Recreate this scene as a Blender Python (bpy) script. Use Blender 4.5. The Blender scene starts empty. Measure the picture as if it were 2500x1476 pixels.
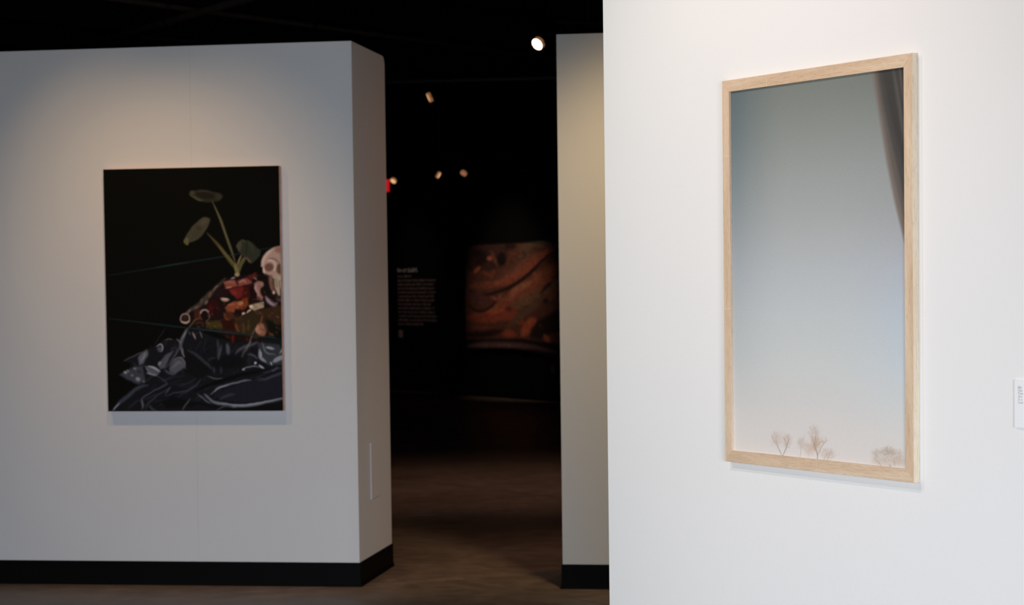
import bpy, bmesh, math, random
import numpy as np
from mathutils import Matrix, Vector

random.seed(4)
rng = np.random.default_rng(4)
scn = bpy.context.scene
col = scn.collection

# ------------------------------------------------------------------ camera
CAM_H = 1.5417
R_ = Vector((0.99991493, -0.00054433, -0.01303249))
F_ = Vector((0.0, 0.99912889, -0.04173074))
U_ = R_.cross(F_)
cam_d = bpy.data.cameras.new('camera')
cam = bpy.data.objects.new('camera', cam_d)
col.objects.link(cam)
m = Matrix.Identity(4)
for i in range(3):
    m[i][0], m[i][1], m[i][2] = R_[i], U_[i], -F_[i]
m[2][3] = CAM_H
cam.matrix_world = m
cam_d.sensor_width = 36.0
cam_d.lens = 5180.81 / 2500 * 36.0
cam_d.shift_y = 161.8 / 2500
cam_d.clip_end = 200
cam_d.dof.use_dof = True
cam_d.dof.focus_distance = 5.55
cam_d.dof.aperture_fstop = 8.0
scn.camera = cam

# ------------------------------------------------------------------ view, world, daylight
scn.view_settings.view_transform = 'Standard'
scn.view_settings.look = 'None'
scn.view_settings.exposure = 0.0
scn.view_settings.gamma = 1.0
scn.view_settings.use_curve_mapping = False

world = bpy.data.worlds.new('world')
scn.world = world
world.use_nodes = True
bg = world.node_tree.nodes['Background']
bg.inputs[0].default_value = (1.0, 0.80, 0.55, 1)
bg.inputs[1].default_value = 0.21

def area(name, loc, target, sx, sy, power, color):
    l = bpy.data.lights.new(name, 'AREA')
    l.shape = 'RECTANGLE'; l.size = sx; l.size_y = sy
    l.energy = power; l.color = color
    o = bpy.data.objects.new(name, l); col.objects.link(o)
    o.location = loc
    o.rotation_euler = (Vector(target) - Vector(loc)).to_track_quat('-Z', 'Y').to_euler()
    return o

def spot(name, loc, target, power, color, angle, blend, radius=0.03):
    l = bpy.data.lights.new(name, 'SPOT')
    l.energy = power; l.color = color
    l.spot_size = math.radians(angle); l.spot_blend = blend
    l.shadow_soft_size = radius
    o = bpy.data.objects.new(name, l); col.objects.link(o)
    o.location = loc
    o.rotation_euler = (Vector(target) - Vector(loc)).to_track_quat('-Z', 'Y').to_euler()
    return o

# daylight of the glazed shop front behind the camera, plus a side fill
d1 = area('daylight_front_right', (1.75, -3.0, 1.2), (-0.6, 10.0, -1.9), 1.5, 1.9, 50, (0.92, 0.94, 1.0))
d1.data.spread = math.radians(62)
d2 = area('daylight_front_left', (0.0, -3.0, 1.2), (-0.6, 10.0, -1.9), 1.6, 1.9, 42, (0.38, 0.64, 1.0))
d2.data.spread = math.radians(62)
d3 = area('fill_side', (-4.2, 1.6, 1.5), (1.2, 5.2, 1.3), 2.4, 2.0, 31, (1.0, 0.98, 0.90))  # added side fill that brightens the near right partition
d3.data.spread = math.radians(90)

# ------------------------------------------------------------------ frames of reference (x along the wall, y away from the viewer)
CA = Vector((-0.78499, 10.70208, 0)); YA = -0.154331
OB = Vector((2.86056, 1.65094, 0));   YB = -1.047355
OF = Vector((-1.26, 29.6, 0));        YF = -1.015303

def W(org, yaw, x, y, z):
    c, s = math.cos(yaw), math.sin(yaw)
    return Vector((org.x + c * x - s * y, org.y + s * x + c * y, z))
def WA(x, y, z): return W(CA, YA, x, y, z)
def WB(x, y, z): return W(OB, YB, x, y, z)
def WF(x, y, z): return W(OF, YF, x, y, z)

# gallery spots hung above the frame, aimed at the pictures; unseen fills added at the end
spot('spot_painting_a', WA(-1.75, -1.62, 3.65), WA(-1.05, 0, 1.45), 72, (1, 0.65, 0.33), 50, 1.0, 0.02)
spot('spot_painting_b', WA(-0.50, -1.55, 3.65), WA(-0.82, 0, 1.32), 52, (1, 0.66, 0.36), 54, 1.0, 0.02)
spot('spot_centre', WA(1.75, -1.5, 3.6), WA(1.35, 0, 1.48), 150, (1, 0.716, 0.385), 52, 1.0, 0.14)
spot('spot_print_a', WB(-4.35, -1.7, 3.5), WB(-4.3, 0, 1.9), 90, (1, 0.79, 0.74), 70, 1.0, 0.012)
spot('spot_print_b', WB(-5.9, -2.3, 3.5), WB(-4.4, 0, 1.6), 98, (0.96, 1.0, 0.89), 70, 1.0, 0.012)
spot('spot_back_picture', WF(2.4, -2.2, 3.6), WF(2.4, 0, 1.45), 115, (1, 0.76, 0.58), 46, 1.0, 0.04)
spot('spot_back_text', WF(-0.1, -2.0, 3.6), WF(-0.1, 0, 1.5), 34, (1, 0.80, 0.68), 40, 1.0, 0.04)
spot('spot_floor', (0.1, 15.2, 3.7), (0.1, 15.9, 0), 90, (1, 0.62, 0.42), 80, 1.0, 0.05)
spot('fill_floor_near', (1.0, 12.8, 3.7), (0.55, 11.3, 0), 22, (1, 0.66, 0.46), 60, 1.0, 0.05)  # added unseen fill, evens out the lit wedge on the passage floor
spot('fill_passage', (2.1, 12.4, 3.7), (-0.4, 11.3, 0.7), 54, (1, 0.52, 0.27), 80, 1.0, 0.05)  # added unseen warm fill for the passage end of the left wall

# ------------------------------------------------------------------ materials
def lin(c):
    c = np.asarray(c, float) / 255.0
    return np.where(c <= 0.04045, c / 12.92, ((c + 0.055) / 1.055) ** 2.4)

def mat(name, rgb, rough=0.6, metal=0.0, spec=0.5, noise=None, bump=None, emit=None, estr=0):
    m = bpy.data.materials.new(name); m.use_nodes = True
    nt = m.node_tree; b = nt.nodes['Principled BSDF']
    c = tuple(float(v) for v in lin(rgb)) + (1,)
    b.inputs['Base Color'].default_value = c
    b.inputs['Roughness'].default_value = rough
    b.inputs['Metallic'].default_value = metal
    b.inputs['Specular IOR Level'].default_value = spec
    tc = nt.nodes.new('ShaderNodeTexCoord')
    if noise:
        sc, amt = noise
        n = nt.nodes.new('ShaderNodeTexNoise'); n.inputs['Scale'].default_value = sc
        n.inputs['Detail'].default_value = 6
        nt.links.new(tc.outputs['Object'], n.inputs['Vector'])
        r = nt.nodes.new('ShaderNodeMapRange')
        r.inputs['From Min'].default_value = 0.3; r.inputs['From Max'].default_value = 0.7
        r.inputs['To Min'].default_value = 1 - amt; r.inputs['To Max'].default_value = 1 + amt
        nt.links.new(n.outputs['Fac'], r.inputs['Value'])
        mx = nt.nodes.new('ShaderNodeVectorMath'); mx.operation = 'SCALE'
        mx.inputs[0].default_value = c[:3]
        nt.links.new(r.outputs[0], mx.inputs['Scale'])
        nt.links.new(mx.outputs[0], b.inputs['Base Color'])
    if bump:
        sc, st = bump
        n = nt.nodes.new('ShaderNodeTexNoise'); n.inputs['Scale'].default_value = sc
        n.inputs['Detail'].default_value = 3
        nt.links.new(tc.outputs['Object'], n.inputs['Vector'])
        bp = nt.nodes.new('ShaderNodeBump'); bp.inputs['Strength'].default_value = st
        bp.inputs['Distance'].default_value = 0.002
        nt.links.new(n.outputs['Fac'], bp.inputs['Height'])
        nt.links.new(bp.outputs[0], b.inputs['Normal'])
    if emit:
        b.inputs['Emission Color'].default_value = tuple(float(v) for v in lin(emit)) + (1,)
        b.inputs['Emission Strength'].default_value = estr
    return m

M_wall = mat('wall_paint', (226, 225, 223), 0.75, spec=0.2, noise=(1.2, 0.012), bump=(140, 0.25))
M_wall_b = mat('wall_paint_near', (236, 235, 234), 0.75, spec=0.2, noise=(1.6, 0.008), bump=(110, 0.3))
M_black = mat('black_paint', (12, 11, 11), 0.85, spec=0.1, noise=(3, 0.1))
M_ceil = mat('ceiling_black', (9, 8, 8), 0.9, spec=0.05)
M_pipe = mat('conduit_paint', (58, 50, 42), 0.55, spec=0.3, noise=(9, 0.25))
M_duct = mat('duct_paint', (15, 14, 14), 0.7, spec=0.2)
M_base = mat('rubber_base', (5, 5, 5), 0.6, spec=0.1, noise=(4, 0.1))
M_canvas_edge = mat('canvas_edge', (222, 178, 154), 0.8, spec=0.1, noise=(30, 0.16))
M_wood_in = mat('stretcher_wood', (150, 120, 90), 0.8)
M_blackmetal = mat('lamp_black', (26, 24, 23), 0.4, spec=0.4)
M_lampgold = mat('lamp_collar', (190, 150, 110), 0.35, metal=0.6, emit=(255, 176, 118), estr=0.22)
M_lensfaint = mat('lamp_lens_faint', (255, 220, 190), 0.3, emit=(240, 170, 130), estr=0.28)
M_lens = mat('lamp_lens', (255, 250, 240), 0.3, emit=(255, 238, 215), estr=14)
M_lensdim = mat('lamp_lens_dim', (255, 220, 180), 0.3, emit=(255, 196, 140), estr=0.9)
M_red = mat('sign_red', (150, 10, 20), 0.4, emit=(235, 12, 30), estr=0.55)
M_card = mat('card_white', (240, 240, 242), 0.6, spec=0.2)
M_ink = mat('ink_grey', (158, 158, 162), 0.7, spec=0.1)
M_letter = mat('vinyl_letter', (170, 142, 132), 0.7, spec=0.1)
M_letter_hi = mat('vinyl_title', (226, 210, 200), 0.7, spec=0.1)
M_panel = mat('panel_enamel', (206, 198, 198), 0.5, spec=0.3)

def floor_material():
    m = bpy.data.materials.new('polished_concrete'); m.use_nodes = True
    nt = m.node_tree; b = nt.nodes['Principled BSDF']; L = nt.links
    tc = nt.nodes.new('ShaderNodeTexCoord')
    n1 = nt.nodes.new('ShaderNodeTexNoise'); n1.inputs['Scale'].default_value = 1.3; n1.inputs['Detail'].default_value = 7
    n1.inputs['Roughness'].default_value = 0.6
    n2 = nt.nodes.new('ShaderNodeTexNoise'); n2.inputs['Scale'].default_value = 9; n2.inputs['Detail'].default_value = 8
    L.new(tc.outputs['Object'], n1.inputs['Vector']); L.new(tc.outputs['Object'], n2.inputs['Vector'])
    ad = nt.nodes.new('ShaderNodeMath'); ad.operation = 'MULTIPLY_ADD'
    ad.inputs[1].default_value = 0.55; L.new(n1.outputs['Fac'], ad.inputs[0])
    ml = nt.nodes.new('ShaderNodeMath'); ml.operation = 'MULTIPLY'; ml.inputs[1].default_value = 0.45
    L.new(n2.outputs['Fac'], ml.inputs[0]); L.new(ml.outputs[0], ad.inputs[2])
    cr = nt.nodes.new('ShaderNodeValToRGB')
    cr.color_ramp.elements[0].position = 0.36; cr.color_ramp.elements[0].color = (0.15, 0.108, 0.086, 1)
    cr.color_ramp.elements[1].position = 0.64; cr.color_ramp.elements[1].color = (0.27, 0.205, 0.168, 1)
    L.new(ad.outputs[0], cr.inputs[0]); L.new(cr.outputs[0], b.inputs['Base Color'])
    rr = nt.nodes.new('ShaderNodeMapRange')
    rr.inputs['To Min'].default_value = 0.34; rr.inputs['To Max'].default_value = 0.52
    L.new(n2.outputs['Fac'], rr.inputs['Value']); L.new(rr.outputs[0], b.inputs['Roughness'])
    b.inputs['Specular IOR Level'].default_value = 0.22
    return m
M_floor = floor_material()
M_joint = mat('joint_filler', (168, 138, 118), 0.5, spec=0.3, noise=(6, 0.2))

def wood_material(axis, c0=(207, 177, 147), c1=(228, 204, 177), nm=''):
    """light oak, grain running along the given local axis (0 = x, 2 = z)"""
    m = bpy.data.materials.new('oak_' + 'xyz'[axis] + nm); m.use_nodes = True
    nt = m.node_tree; b = nt.nodes['Principled BSDF']; L = nt.links
    tc = nt.nodes.new('ShaderNodeTexCoord')
    def stretched(fine, along, detail, rough=0.6, off=0):
        mp = nt.nodes.new('ShaderNodeMapping')
        s = [fine, fine, fine]; s[axis] = along
        mp.inputs['Scale'].default_value = s
        mp.inputs['Location'].default_value = (off, off * .7, off * .3)
        n = nt.nodes.new('ShaderNodeTexNoise'); n.inputs['Scale'].default_value = 1
        n.inputs['Detail'].default_value = detail; n.inputs['Roughness'].default_value = rough
        n.inputs['Distortion'].default_value = 0.5
        L.new(tc.outputs['Object'], mp.inputs['Vector']); L.new(mp.outputs[0], n.inputs['Vector'])
        return n
    broad = stretched(34, 2.6, 4)
    pores = stretched(900, 34, 3, 0.7, 3.1)
    cr = nt.nodes.new('ShaderNodeValToRGB'); e = cr.color_ramp.elements
    e[0].position = 0.30; e[0].color = tuple(lin(c0)) + (1,)
    e[1].position = 0.70; e[1].color = tuple(lin(c1)) + (1,)
    L.new(broad.outputs['Fac'], cr.inputs[0])
    cp = nt.nodes.new('ShaderNodeValToRGB'); p = cp.color_ramp.elements
    p[0].position = 0.36; p[0].color = (0.66, 0.62, 0.58, 1)
    p[1].position = 0.47; p[1].color = (1, 1, 1, 1)
    L.new(pores.outputs['Fac'], cp.inputs[0])
    mx = nt.nodes.new('ShaderNodeMix'); mx.data_type = 'RGBA'; mx.blend_type = 'MULTIPLY'
    mx.inputs['Factor'].default_value = 0.8
    L.new(cr.outputs[0], mx.inputs['A']); L.new(cp.outputs[0], mx.inputs['B'])
    # pale medullary flecks crossing the grain
    mp = nt.nodes.new('ShaderNodeMapping'); s = [8, 8, 8]; s[axis] = 150; mp.inputs['Scale'].default_value = s
    fl = nt.nodes.new('ShaderNodeTexNoise'); fl.inputs['Scale'].default_value = 1; fl.inputs['Detail'].default_value = 2
    L.new(tc.outputs['Object'], mp.inputs['Vector']); L.new(mp.outputs[0], fl.inputs['Vector'])
    fr = nt.nodes.new('ShaderNodeMapRange'); fr.inputs['From Min'].default_value = 0.66; fr.inputs['From Max'].default_value = 0.76
    fr.inputs['To Max'].default_value = 0.35
    L.new(fl.outputs['Fac'], fr.inputs['Value'])
    m2 = nt.nodes.new('ShaderNodeMix'); m2.data_type = 'RGBA'
    L.new(fr.outputs[0], m2.inputs['Factor']); L.new(mx.outputs['Result'], m2.inputs['A'])
    m2.inputs['B'].default_value = tuple(lin((238, 222, 196))) + (1,)
    L.new(m2.outputs['Result'], b.inputs['Base Color'])
    bp = nt.nodes.new('ShaderNodeBump'); bp.inputs['Strength'].default_value = 0.25; bp.inputs['Distance'].default_value = 0.0006
    L.new(pores.outputs['Fac'], bp.inputs['Height']); L.new(bp.outputs[0], b.inputs['Normal'])
    b.inputs['Roughness'].default_value = 0.6
    b.inputs['Specular IOR Level'].default_value = 0.3
    return m
M_oak_x, M_oak_z = wood_material(0), wood_material(2)
M_oak_edge_lit = wood_material(2, (222, 202, 172), (236, 220, 194), "_edge_lit")  # paler copy of the oak: brighter light on the outer sides painted in

def print_material(name, rough, spec, grain=0.0, gscale=400, bump=0.0):
    """colour comes from the picture's own point colours"""
    m = bpy.data.materials.new(name); m.use_nodes = True
    nt = m.node_tree; b = nt.nodes['Principled BSDF']; L = nt.links
    a = nt.nodes.new('ShaderNodeVertexColor'); a.layer_name = 'paint'
    out = a.outputs['Color']
    tc = nt.nodes.new('ShaderNodeTexCoord')
    n = nt.nodes.new('ShaderNodeTexNoise'); n.inputs['Scale'].default_value = gscale; n.inputs['Detail'].default_value = 2
    L.new(tc.outputs['Object'], n.inputs['Vector'])
    if grain:
        r = nt.nodes.new('ShaderNodeMapRange'); r.inputs['From Min'].default_value = .3; r.inputs['From Max'].default_value = .7
        r.inputs['To Min'].default_value = 1 - grain; r.inputs['To Max'].default_value = 1 + grain
        L.new(n.outputs['Fac'], r.inputs['Value'])
        mx = nt.nodes.new('ShaderNodeVectorMath'); mx.operation = 'SCALE'
        L.new(out, mx.inputs[0]); L.new(r.outputs[0], mx.inputs['Scale']); out = mx.outputs[0]
    L.new(out, b.inputs['Base Color'])
    if bump:
        bp = nt.nodes.new('ShaderNodeBump'); bp.inputs['Strength'].default_value = bump; bp.inputs['Distance'].default_value = .0005
        L.new(n.outputs['Fac'], bp.inputs['Height']); L.new(bp.outputs[0], b.inputs['Normal'])
    b.inputs['Roughness'].default_value = rough
    b.inputs['Specular IOR Level'].default_value = spec
    return m

# ------------------------------------------------------------------ builders
def place(o, org, yaw):
    o.location = org; o.rotation_euler = (0, 0, yaw); return o

def obj(name, bm, m, parent=None, smooth=False):
    me = bpy.data.meshes.new(name); bm.normal_update(); bm.to_mesh(me); bm.free()
    if m: me.materials.append(m)
    if smooth:
        for p in me.polygons: p.use_smooth = True
    o = bpy.data.objects.new(name, me); col.objects.link(o)
    if parent: o.parent = parent
    return o

def empty(name, loc, yaw=0, label=None, cat=None, group=None):
    o = bpy.data.objects.new(name, None); col.objects.link(o)
    o.empty_display_size = 0.1
    o.location = loc; o.rotation_euler = (0, 0, yaw)
    if label: tag(o, label, cat, group)
    return o

def tag(o, label, cat, group=None):
    o['label'] = label; o['category'] = cat
    if group: o['group'] = group
    return o

def box(bm, x0, x1, y0, y1, z0, z1):
    v = [bm.verts.new(p) for p in ((x0,y0,z0),(x1,y0,z0),(x1,y1,z0),(x0,y1,z0),(x0,y0,z1),(x1,y0,z1),(x1,y1,z1),(x0,y1,z1))]
    for f in ((0,3,2,1),(4,5,6,7),(0,1,5,4),(1,2,6,5),(2,3,7,6),(3,0,4,7)):
        bm.faces.new([v[i] for i in f])
    return v

def prism(bm, pts, axis, a, b):
    """extrude a 2D outline along an axis between a and b"""
    def P(p, t):
        return {'x': (t, p[0], p[1]), 'y': (p[0], t, p[1]), 'z': (p[0], p[1], t)}[axis]
    A = [bm.verts.new(P(p, a)) for p in pts]; B = [bm.verts.new(P(p, b)) for p in pts]
    n = len(pts)
    for i in range(n):
        bm.faces.new((A[i], A[(i+1) % n], B[(i+1) % n], B[i]))
    bm.faces.new(A[::-1]); bm.faces.new(B)
    bmesh.ops.recalc_face_normals(bm, faces=bm.faces)

def bevel(bm, w, seg=2):
    bmesh.ops.bevel(bm, geom=list(bm.edges), offset=w, segments=seg, affect='EDGES', profile=0.5)

def lathe(bm, prof, n=28):
    """profile of (radius, z) turned about z"""
    rings = []
    for r, z in prof:
        if r < 1e-6: rings.append([bm.verts.new((0, 0, z))])
        else: rings.append([bm.verts.new((r*math.cos(2*math.pi*k/n), r*math.sin(2*math.pi*k/n), z)) for k in range(n)])
    for a, b in zip(rings, rings[1:]):
        for k in range(n):
            k2 = (k+1) % n
            if len(a) == 1 and len(b) == 1: continue
            if len(a) == 1: bm.faces.new((a[0], b[k2], b[k]))
            elif len(b) == 1: bm.faces.new((a[k], a[k2], b[0]))
            else: bm.faces.new((a[k], a[k2], b[k2], b[k]))
    bmesh.ops.recalc_face_normals(bm, faces=bm.faces)

def tube(bm, pts, r, n=12):
    pts = [Vector(p) for p in pts]
    rings = []
    for i, p in enumerate(pts):
        t = (pts[min(i+1, len(pts)-1)] - pts[max(i-1, 0)]).normalized()
        s = t.orthogonal().normalized(); u = t.cross(s)
        if rings:
            s = (prev_s - t * prev_s.dot(t)).normalized(); u = t.cross(s)
        prev_s = s
        rings.append([bm.verts.new(p + r * (s*math.cos(2*math.pi*k/n) + u*math.sin(2*math.pi*k/n))) for k in range(n)])
    for a, b in zip(rings, rings[1:]):
        for k in range(n): bm.faces.new((a[k], a[(k+1) % n], b[(k+1) % n], b[k]))
    bm.faces.new(rings[0][::-1]); bm.faces.new(rings[-1])
    bmesh.ops.recalc_face_normals(bm, faces=bm.faces)

def struct(name, bm, m, org=None, yaw=0, parent=None):
    o = obj(name, bm, m, parent)
    if parent is None:
        o['kind'] = 'structure'
        if org is not None: place(o, org, yaw)
    return o

# ------------------------------------------------------------------ shell
H = 2.75
CEIL = 4.35
X0, X1, Y0, Y1 = -9.0, 9.0, -4.0, 46.0

# floor: a slab bed with the cut concrete bays on it
bm = bmesh.new(); box(bm, X0, X1, Y0, Y1, -0.16, -0.003)
floor = struct('floor', bm, M_joint)
jo = Vector((-0.287, 10.955, 0))
dj1 = Vector((1.032, 0.375, 0)).normalized(); dj2 = Vector((0.87, -1.151, 0)).normalized()
SA, SB, J = 3.05, 3.05, 0.009
mesh_slab = None
for i in range(-6, 8):
    for k in range(-12, 8):
        c = jo + dj1 * (SA * i) + dj2 * (SB * k)
        q = [c + dj1*J + dj2*J, c + dj1*(SA-J) + dj2*J, c + dj1*(SA-J) + dj2*(SB-J), c + dj1*J + dj2*(SB-J)]
        bm = bmesh.new()
        top = [bm.verts.new((p.x, p.y, 0.0)) for p in q]
        bm.faces.new(top)
        # clip to the footprint of the room
        for co, no in (((X0,0,0),(-1,0,0)), ((X1,0,0),(1,0,0)), ((0,Y0,0),(0,-1,0)), ((0,Y1,0),(0,1,0))):
            g = list(bm.verts) + list(bm.edges) + list(bm.faces)
            if not g: break
            bmesh.ops.bisect_plane(bm, geom=g, plane_co=co, plane_no=no, clear_outer=True)
        if not bm.faces: bm.free(); continue
        r = bmesh.ops.extrude_face_region(bm, geom=list(bm.faces))
        for v in [e for e in r['geom'] if isinstance(e, bmesh.types.BMVert)]: v.co.z = -0.003
        bmesh.ops.recalc_face_normals(bm, faces=bm.faces)
        obj('concrete_slab', bm, M_floor, floor)

# ceiling deck with joists
bm = bmesh.new(); box(bm, X0, X1, Y0, Y1, CEIL, CEIL + 0.15)
ceiling = struct('ceiling', bm, M_ceil)
# black far walls
bm = bmesh.new(); box(bm, X0, X1, Y1, Y1 + 0.15, 0, CEIL); struct('wall_back', bm, M_black)
bm = bmesh.new(); box(bm, X0 - 0.15, X0, 12.0, Y1 + 0.15, 0, CEIL); struct('wall_far_left', bm, M_black)
bm = bmesh.new(); box(bm, X1, X1 + 0.15, 9.0, Y1 + 0.15, 0, CEIL); struct('wall_far_right', bm, M_black)

# white partition left of the passage; joint between its boards at x = -0.84
TA = 0.787
def wall_run(name, x0, x1, seams, rounded_end):
    bm = bmesh.new()
    S = 0.012
    r = 0.05
    prof = [(S, 0), (TA, 0), (TA, H - r)] + [(TA - r + r*math.cos(a), H - r + r*math.sin(a)) for a in (0.4, 0.8, 1.2)] + [(TA - r, H), (S, H)]
    prism(bm, prof, 'x', x0 + 0.001, x1 - 0.001)
    o = struct(name, bm, M_wall, CA, YA)
    xs = [x0] + seams + [x1]
    for a, b in zip(xs, xs[1:]):
        bm = bmesh.new(); g = 0.00025
        box(bm, a + (g if a != x0 else 0), b - (g if b != x1 else 0), 0, S, 0, H)
        obj('board', bm, M_wall, o)
    # end boards facing the passage
    return o
wl = wall_run('wall_left', -8.2, 0.0, [-5.72, -3.28, -0.842], True)
wc = wall_run('wall_center', 1.0378, 7.5, [3.47, 5.9], False)

def baseboard(name, x0, x1, ends, parent=None):
    """black cove base with a small toe, returned round the ends named in 'ends'"""
    hb, t, toe = 0.1223, 0.006, 0.012
    def prof(sgn=-1, o=0.0):
        return [(o, 0), (o + sgn*toe, 0), (o + sgn*toe, 0.006), (o + sgn*t, 0.022), (o + sgn*t, hb - 0.003), (o + sgn*(t-0.003), hb), (o, hb)]
    bm = bmesh.new()
    # swept: outline of path in plan with mitred corner
    path = []
    if 'l' in ends: path += [((x0, TA), (-1, 0)), ((x0, 0), (-1, -1))]
    else: path += [((x0, 0), (0, -1))]
    if 'r' in ends: path += [((x1, 0), (1, -1)), ((x1, TA), (1, 0))]
    else: path += [((x1, 0), (0, -1))]
    rings = []
    for (px, py), (nx, ny) in path:
        ring = [bm.verts.new((px + nx*d, py + ny*d, z)) for d, z in ((0,0),(toe,0),(toe,0.006),(t,0.022),(t,hb-0.003),(t-0.003,hb),(0,hb))]
        rings.append(ring)
    n = len(rings[0])
    for a, b in zip(rings, rings[1:]):
        for k in range(n): bm.faces.new((a[k], a[(k+1) % n], b[(k+1) % n], b[k]))
    bm.faces.new(rings[0][::-1]); bm.faces.new(rings[-1])
    bmesh.ops.recalc_face_normals(bm, faces=bm.faces)
    return struct(name, bm, M_base, CA, YA)
baseboard('baseboard_left', -8.2, 0.0, 'r')
baseboard('baseboard_center', 1.0378, 7.5, 'l')

# near white partition on the right
bm = bmesh.new(); box(bm, -5.1756, -0.6, 0, 0.75, 0, H); bevel(bm, 0.003, 2)
struct('wall_right', bm, M_wall_b, OB, YB)
bm = bmesh.new(); box(bm, -5.182, -0.6, -0.006, 0.0, 0, 0.1223); box(bm, -5.182, -5.1756, 0.0, 0.75, 0, 0.1223)
struct('baseboard_right', bm, M_base, OB, YB)

# black partition at the end of the far room
bm = bmesh.new(); box(bm, -5.0, 8.2, 0, 0.3, 0, H)
struct('wall_far', bm, M_black, OF, YF)

# ------------------------------------------------------------------ overhead conduits and ducts
def conduit(name, p0, p1, r, m, label, cat, hangers=3):
    p0, p1 = Vector(p0), Vector(p1)
    mid = (p0 + p1) / 2
    root = empty(name, mid, 0, label, cat)
    bm = bmesh.new(); tube(bm, [p0 - mid, p1 - mid], r, 12); obj('pipe', bm, m, root, True)
    d = (p1 - p0)
    for k in range(hangers):
        q = p0 + d * ((k + 0.5) / hangers) - mid
        bm = bmesh.new(); tube(bm, [q + Vector((0,0,r*0.5)), Vector((q.x, q.y, CEIL - mid.z))], 0.006, 6)
        s = d.normalized()
        tube(bm, [q - s*0.02, q + s*0.02], r + 0.006, 12)
        obj('hanger', bm, M_duct, root)
    return root
conduit('conduit', (-4.49, 19.44, 3.55), (-0.70, 13.21, 3.55), 0.028, M_pipe,
        'thin painted conduit sloping up to the right beneath the black ceiling', 'pipe', 3)
conduit('conduit', (-5.2, 13.2, 3.72), (1.9, 23.1, 3.72), 0.022, M_pipe,
        'thin painted conduit sloping down to the right across the black ceiling', 'pipe', 5)

# black joists under the deck
jd = Vector((math.cos(0.87), math.sin(0.87), 0)); jn = Vector((-jd.y, jd.x, 0))
for k in range(5):
    c = Vector((0.6, 20.4, 0)) + jn * (1.9 * (k - 1))
    bm = bmesh.new(); box(bm, -4.4, 4.4, -0.06, 0.06, 0, 0.30)
    o = obj('joist', bm, M_duct, ceiling); o.location = (c.x, c.y, CEIL - 0.30); o.rotation_euler = (0, 0, 0.87)

# ------------------------------------------------------------------ track rails and lamp heads
conduit('conduit', (-3.5, 20.3, 3.90), (2.4, 27.1, 3.90), 0.03, M_duct,
        'faint dark conduit crossing the gap above the upper amber spotlight', 'pipe', 4)

def track(p0, p1, label):
    p0, p1 = Vector(p0), Vector(p1); d = p1 - p0; L = d.length
    root = empty('track_rail', (p0+p1)/2, math.atan2(d.y, d.x), label, 'lighting track', 'lighting tracks over the far room')
    bm = bmesh.new()
    prism(bm, [(-0.018, 0), (-0.006, 0), (-0.006, 0.012), (0.006, 0.012), (0.006, 0), (0.018, 0), (0.018, 0.03), (-0.018, 0.03)], 'x', -L/2, L/2)
    obj('rail', bm, M_blackmetal, root)
    for k in (-0.4, 0.0, 0.4):
        bm = bmesh.new(); tube(bm, [(k*L, 0, 0.03), (k*L, 0, CEIL - p0.z)], 0.008, 8); obj('drop_rod', bm, M_blackmetal, root)
    return root

def make_lamp(lens_mat, label):
    """track head: z axis of the head runs along the beam"""
    root = empty('spotlight', (0, 0, 0), 0, label, 'spotlight')
    bm = bmesh.new()
    lathe(bm, [(0.0, -0.13), (0.022, -0.13), (0.030, -0.12), (0.034, -0.085), (0.052, -0.045), (0.056, -0.04), (0.056, -0.034)], 28)
    h = obj('housing', bm, M_blackmetal, root, True)
    bm = bmesh.new()   # perforated collar that glows round the lamp
    lathe(bm, [(0.050, -0.034), (0.0545, -0.034)] + sum([[(0.0545, -0.030 + i*0.008), (0.0515, -0.027 + i*0.008), (0.0545, -0.024 + i*0.008)] for i in range(4)], []) + [(0.056, 0.002), (0.050, 0.002)], 28)
    obj('collar', bm, M_lampgold, root, True)
    bm = bmesh.new(); lathe(bm, [(0.0, -0.004), (0.03, -0.003), (0.050, 0.000), (0.050, -0.006), (0.0, -0.010)], 28)
    obj('lens', bm, lens_mat, root, True)
    bm = bmesh.new()
    tube(bm, [(-0.058, 0, -0.02), (-0.064, 0, -0.06), (-0.05, 0, -0.11), (-0.02, 0, -0.15), (0.0, 0, -0.158), (0.02, 0, -0.15), (0.05, 0, -0.11), (0.064, 0, -0.06), (0.058, 0, -0.02)], 0.005, 8)
    obj('yoke', bm, M_blackmetal, root, True)
    return root

def lamp(loc, aim, lens_mat, label, mount, group=None):
    """mount: the point on the track the stem goes up to"""
    root = make_lamp(lens_mat, label)
    d = Vector(aim).normalized()
    q = d.to_track_quat('Z', 'Y')
    root.rotation_mode = 'QUATERNION'; root.rotation_quaternion = q; root.location = loc
    inv = q.to_matrix().inverted()
    top = inv @ (Vector(mount) - Vector(loc))
    bm = bmesh.new(); tube(bm, [(0, 0, -0.155), (0, 0, -0.19), tuple(top)], 0.009, 8)
    obj('stem', bm, M_blackmetal, root, True)
    bm = bmesh.new()
    lathe(bm, [(0, -0.02), (0.02, -0.02), (0.022, 0), (0.022, 0.02), (0, 0.02)], 12)
    for v in bm.verts: v.co = v.co + top
    obj('adapter', bm, M_blackmetal, root)
    return root

track((0.42, 18.868, 3.80), (3.4, 20.28, 3.80), 'black lighting track carrying the bright lamp beside the centre wall')
track((-3.2, 24.6, 3.80), (2.0, 23.9, 3.80), 'black lighting track deep in the far room')
track((-2.95, 38.85, 3.62), (0.65, 31.9, 3.62), 'black lighting track beyond the far black wall')

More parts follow.
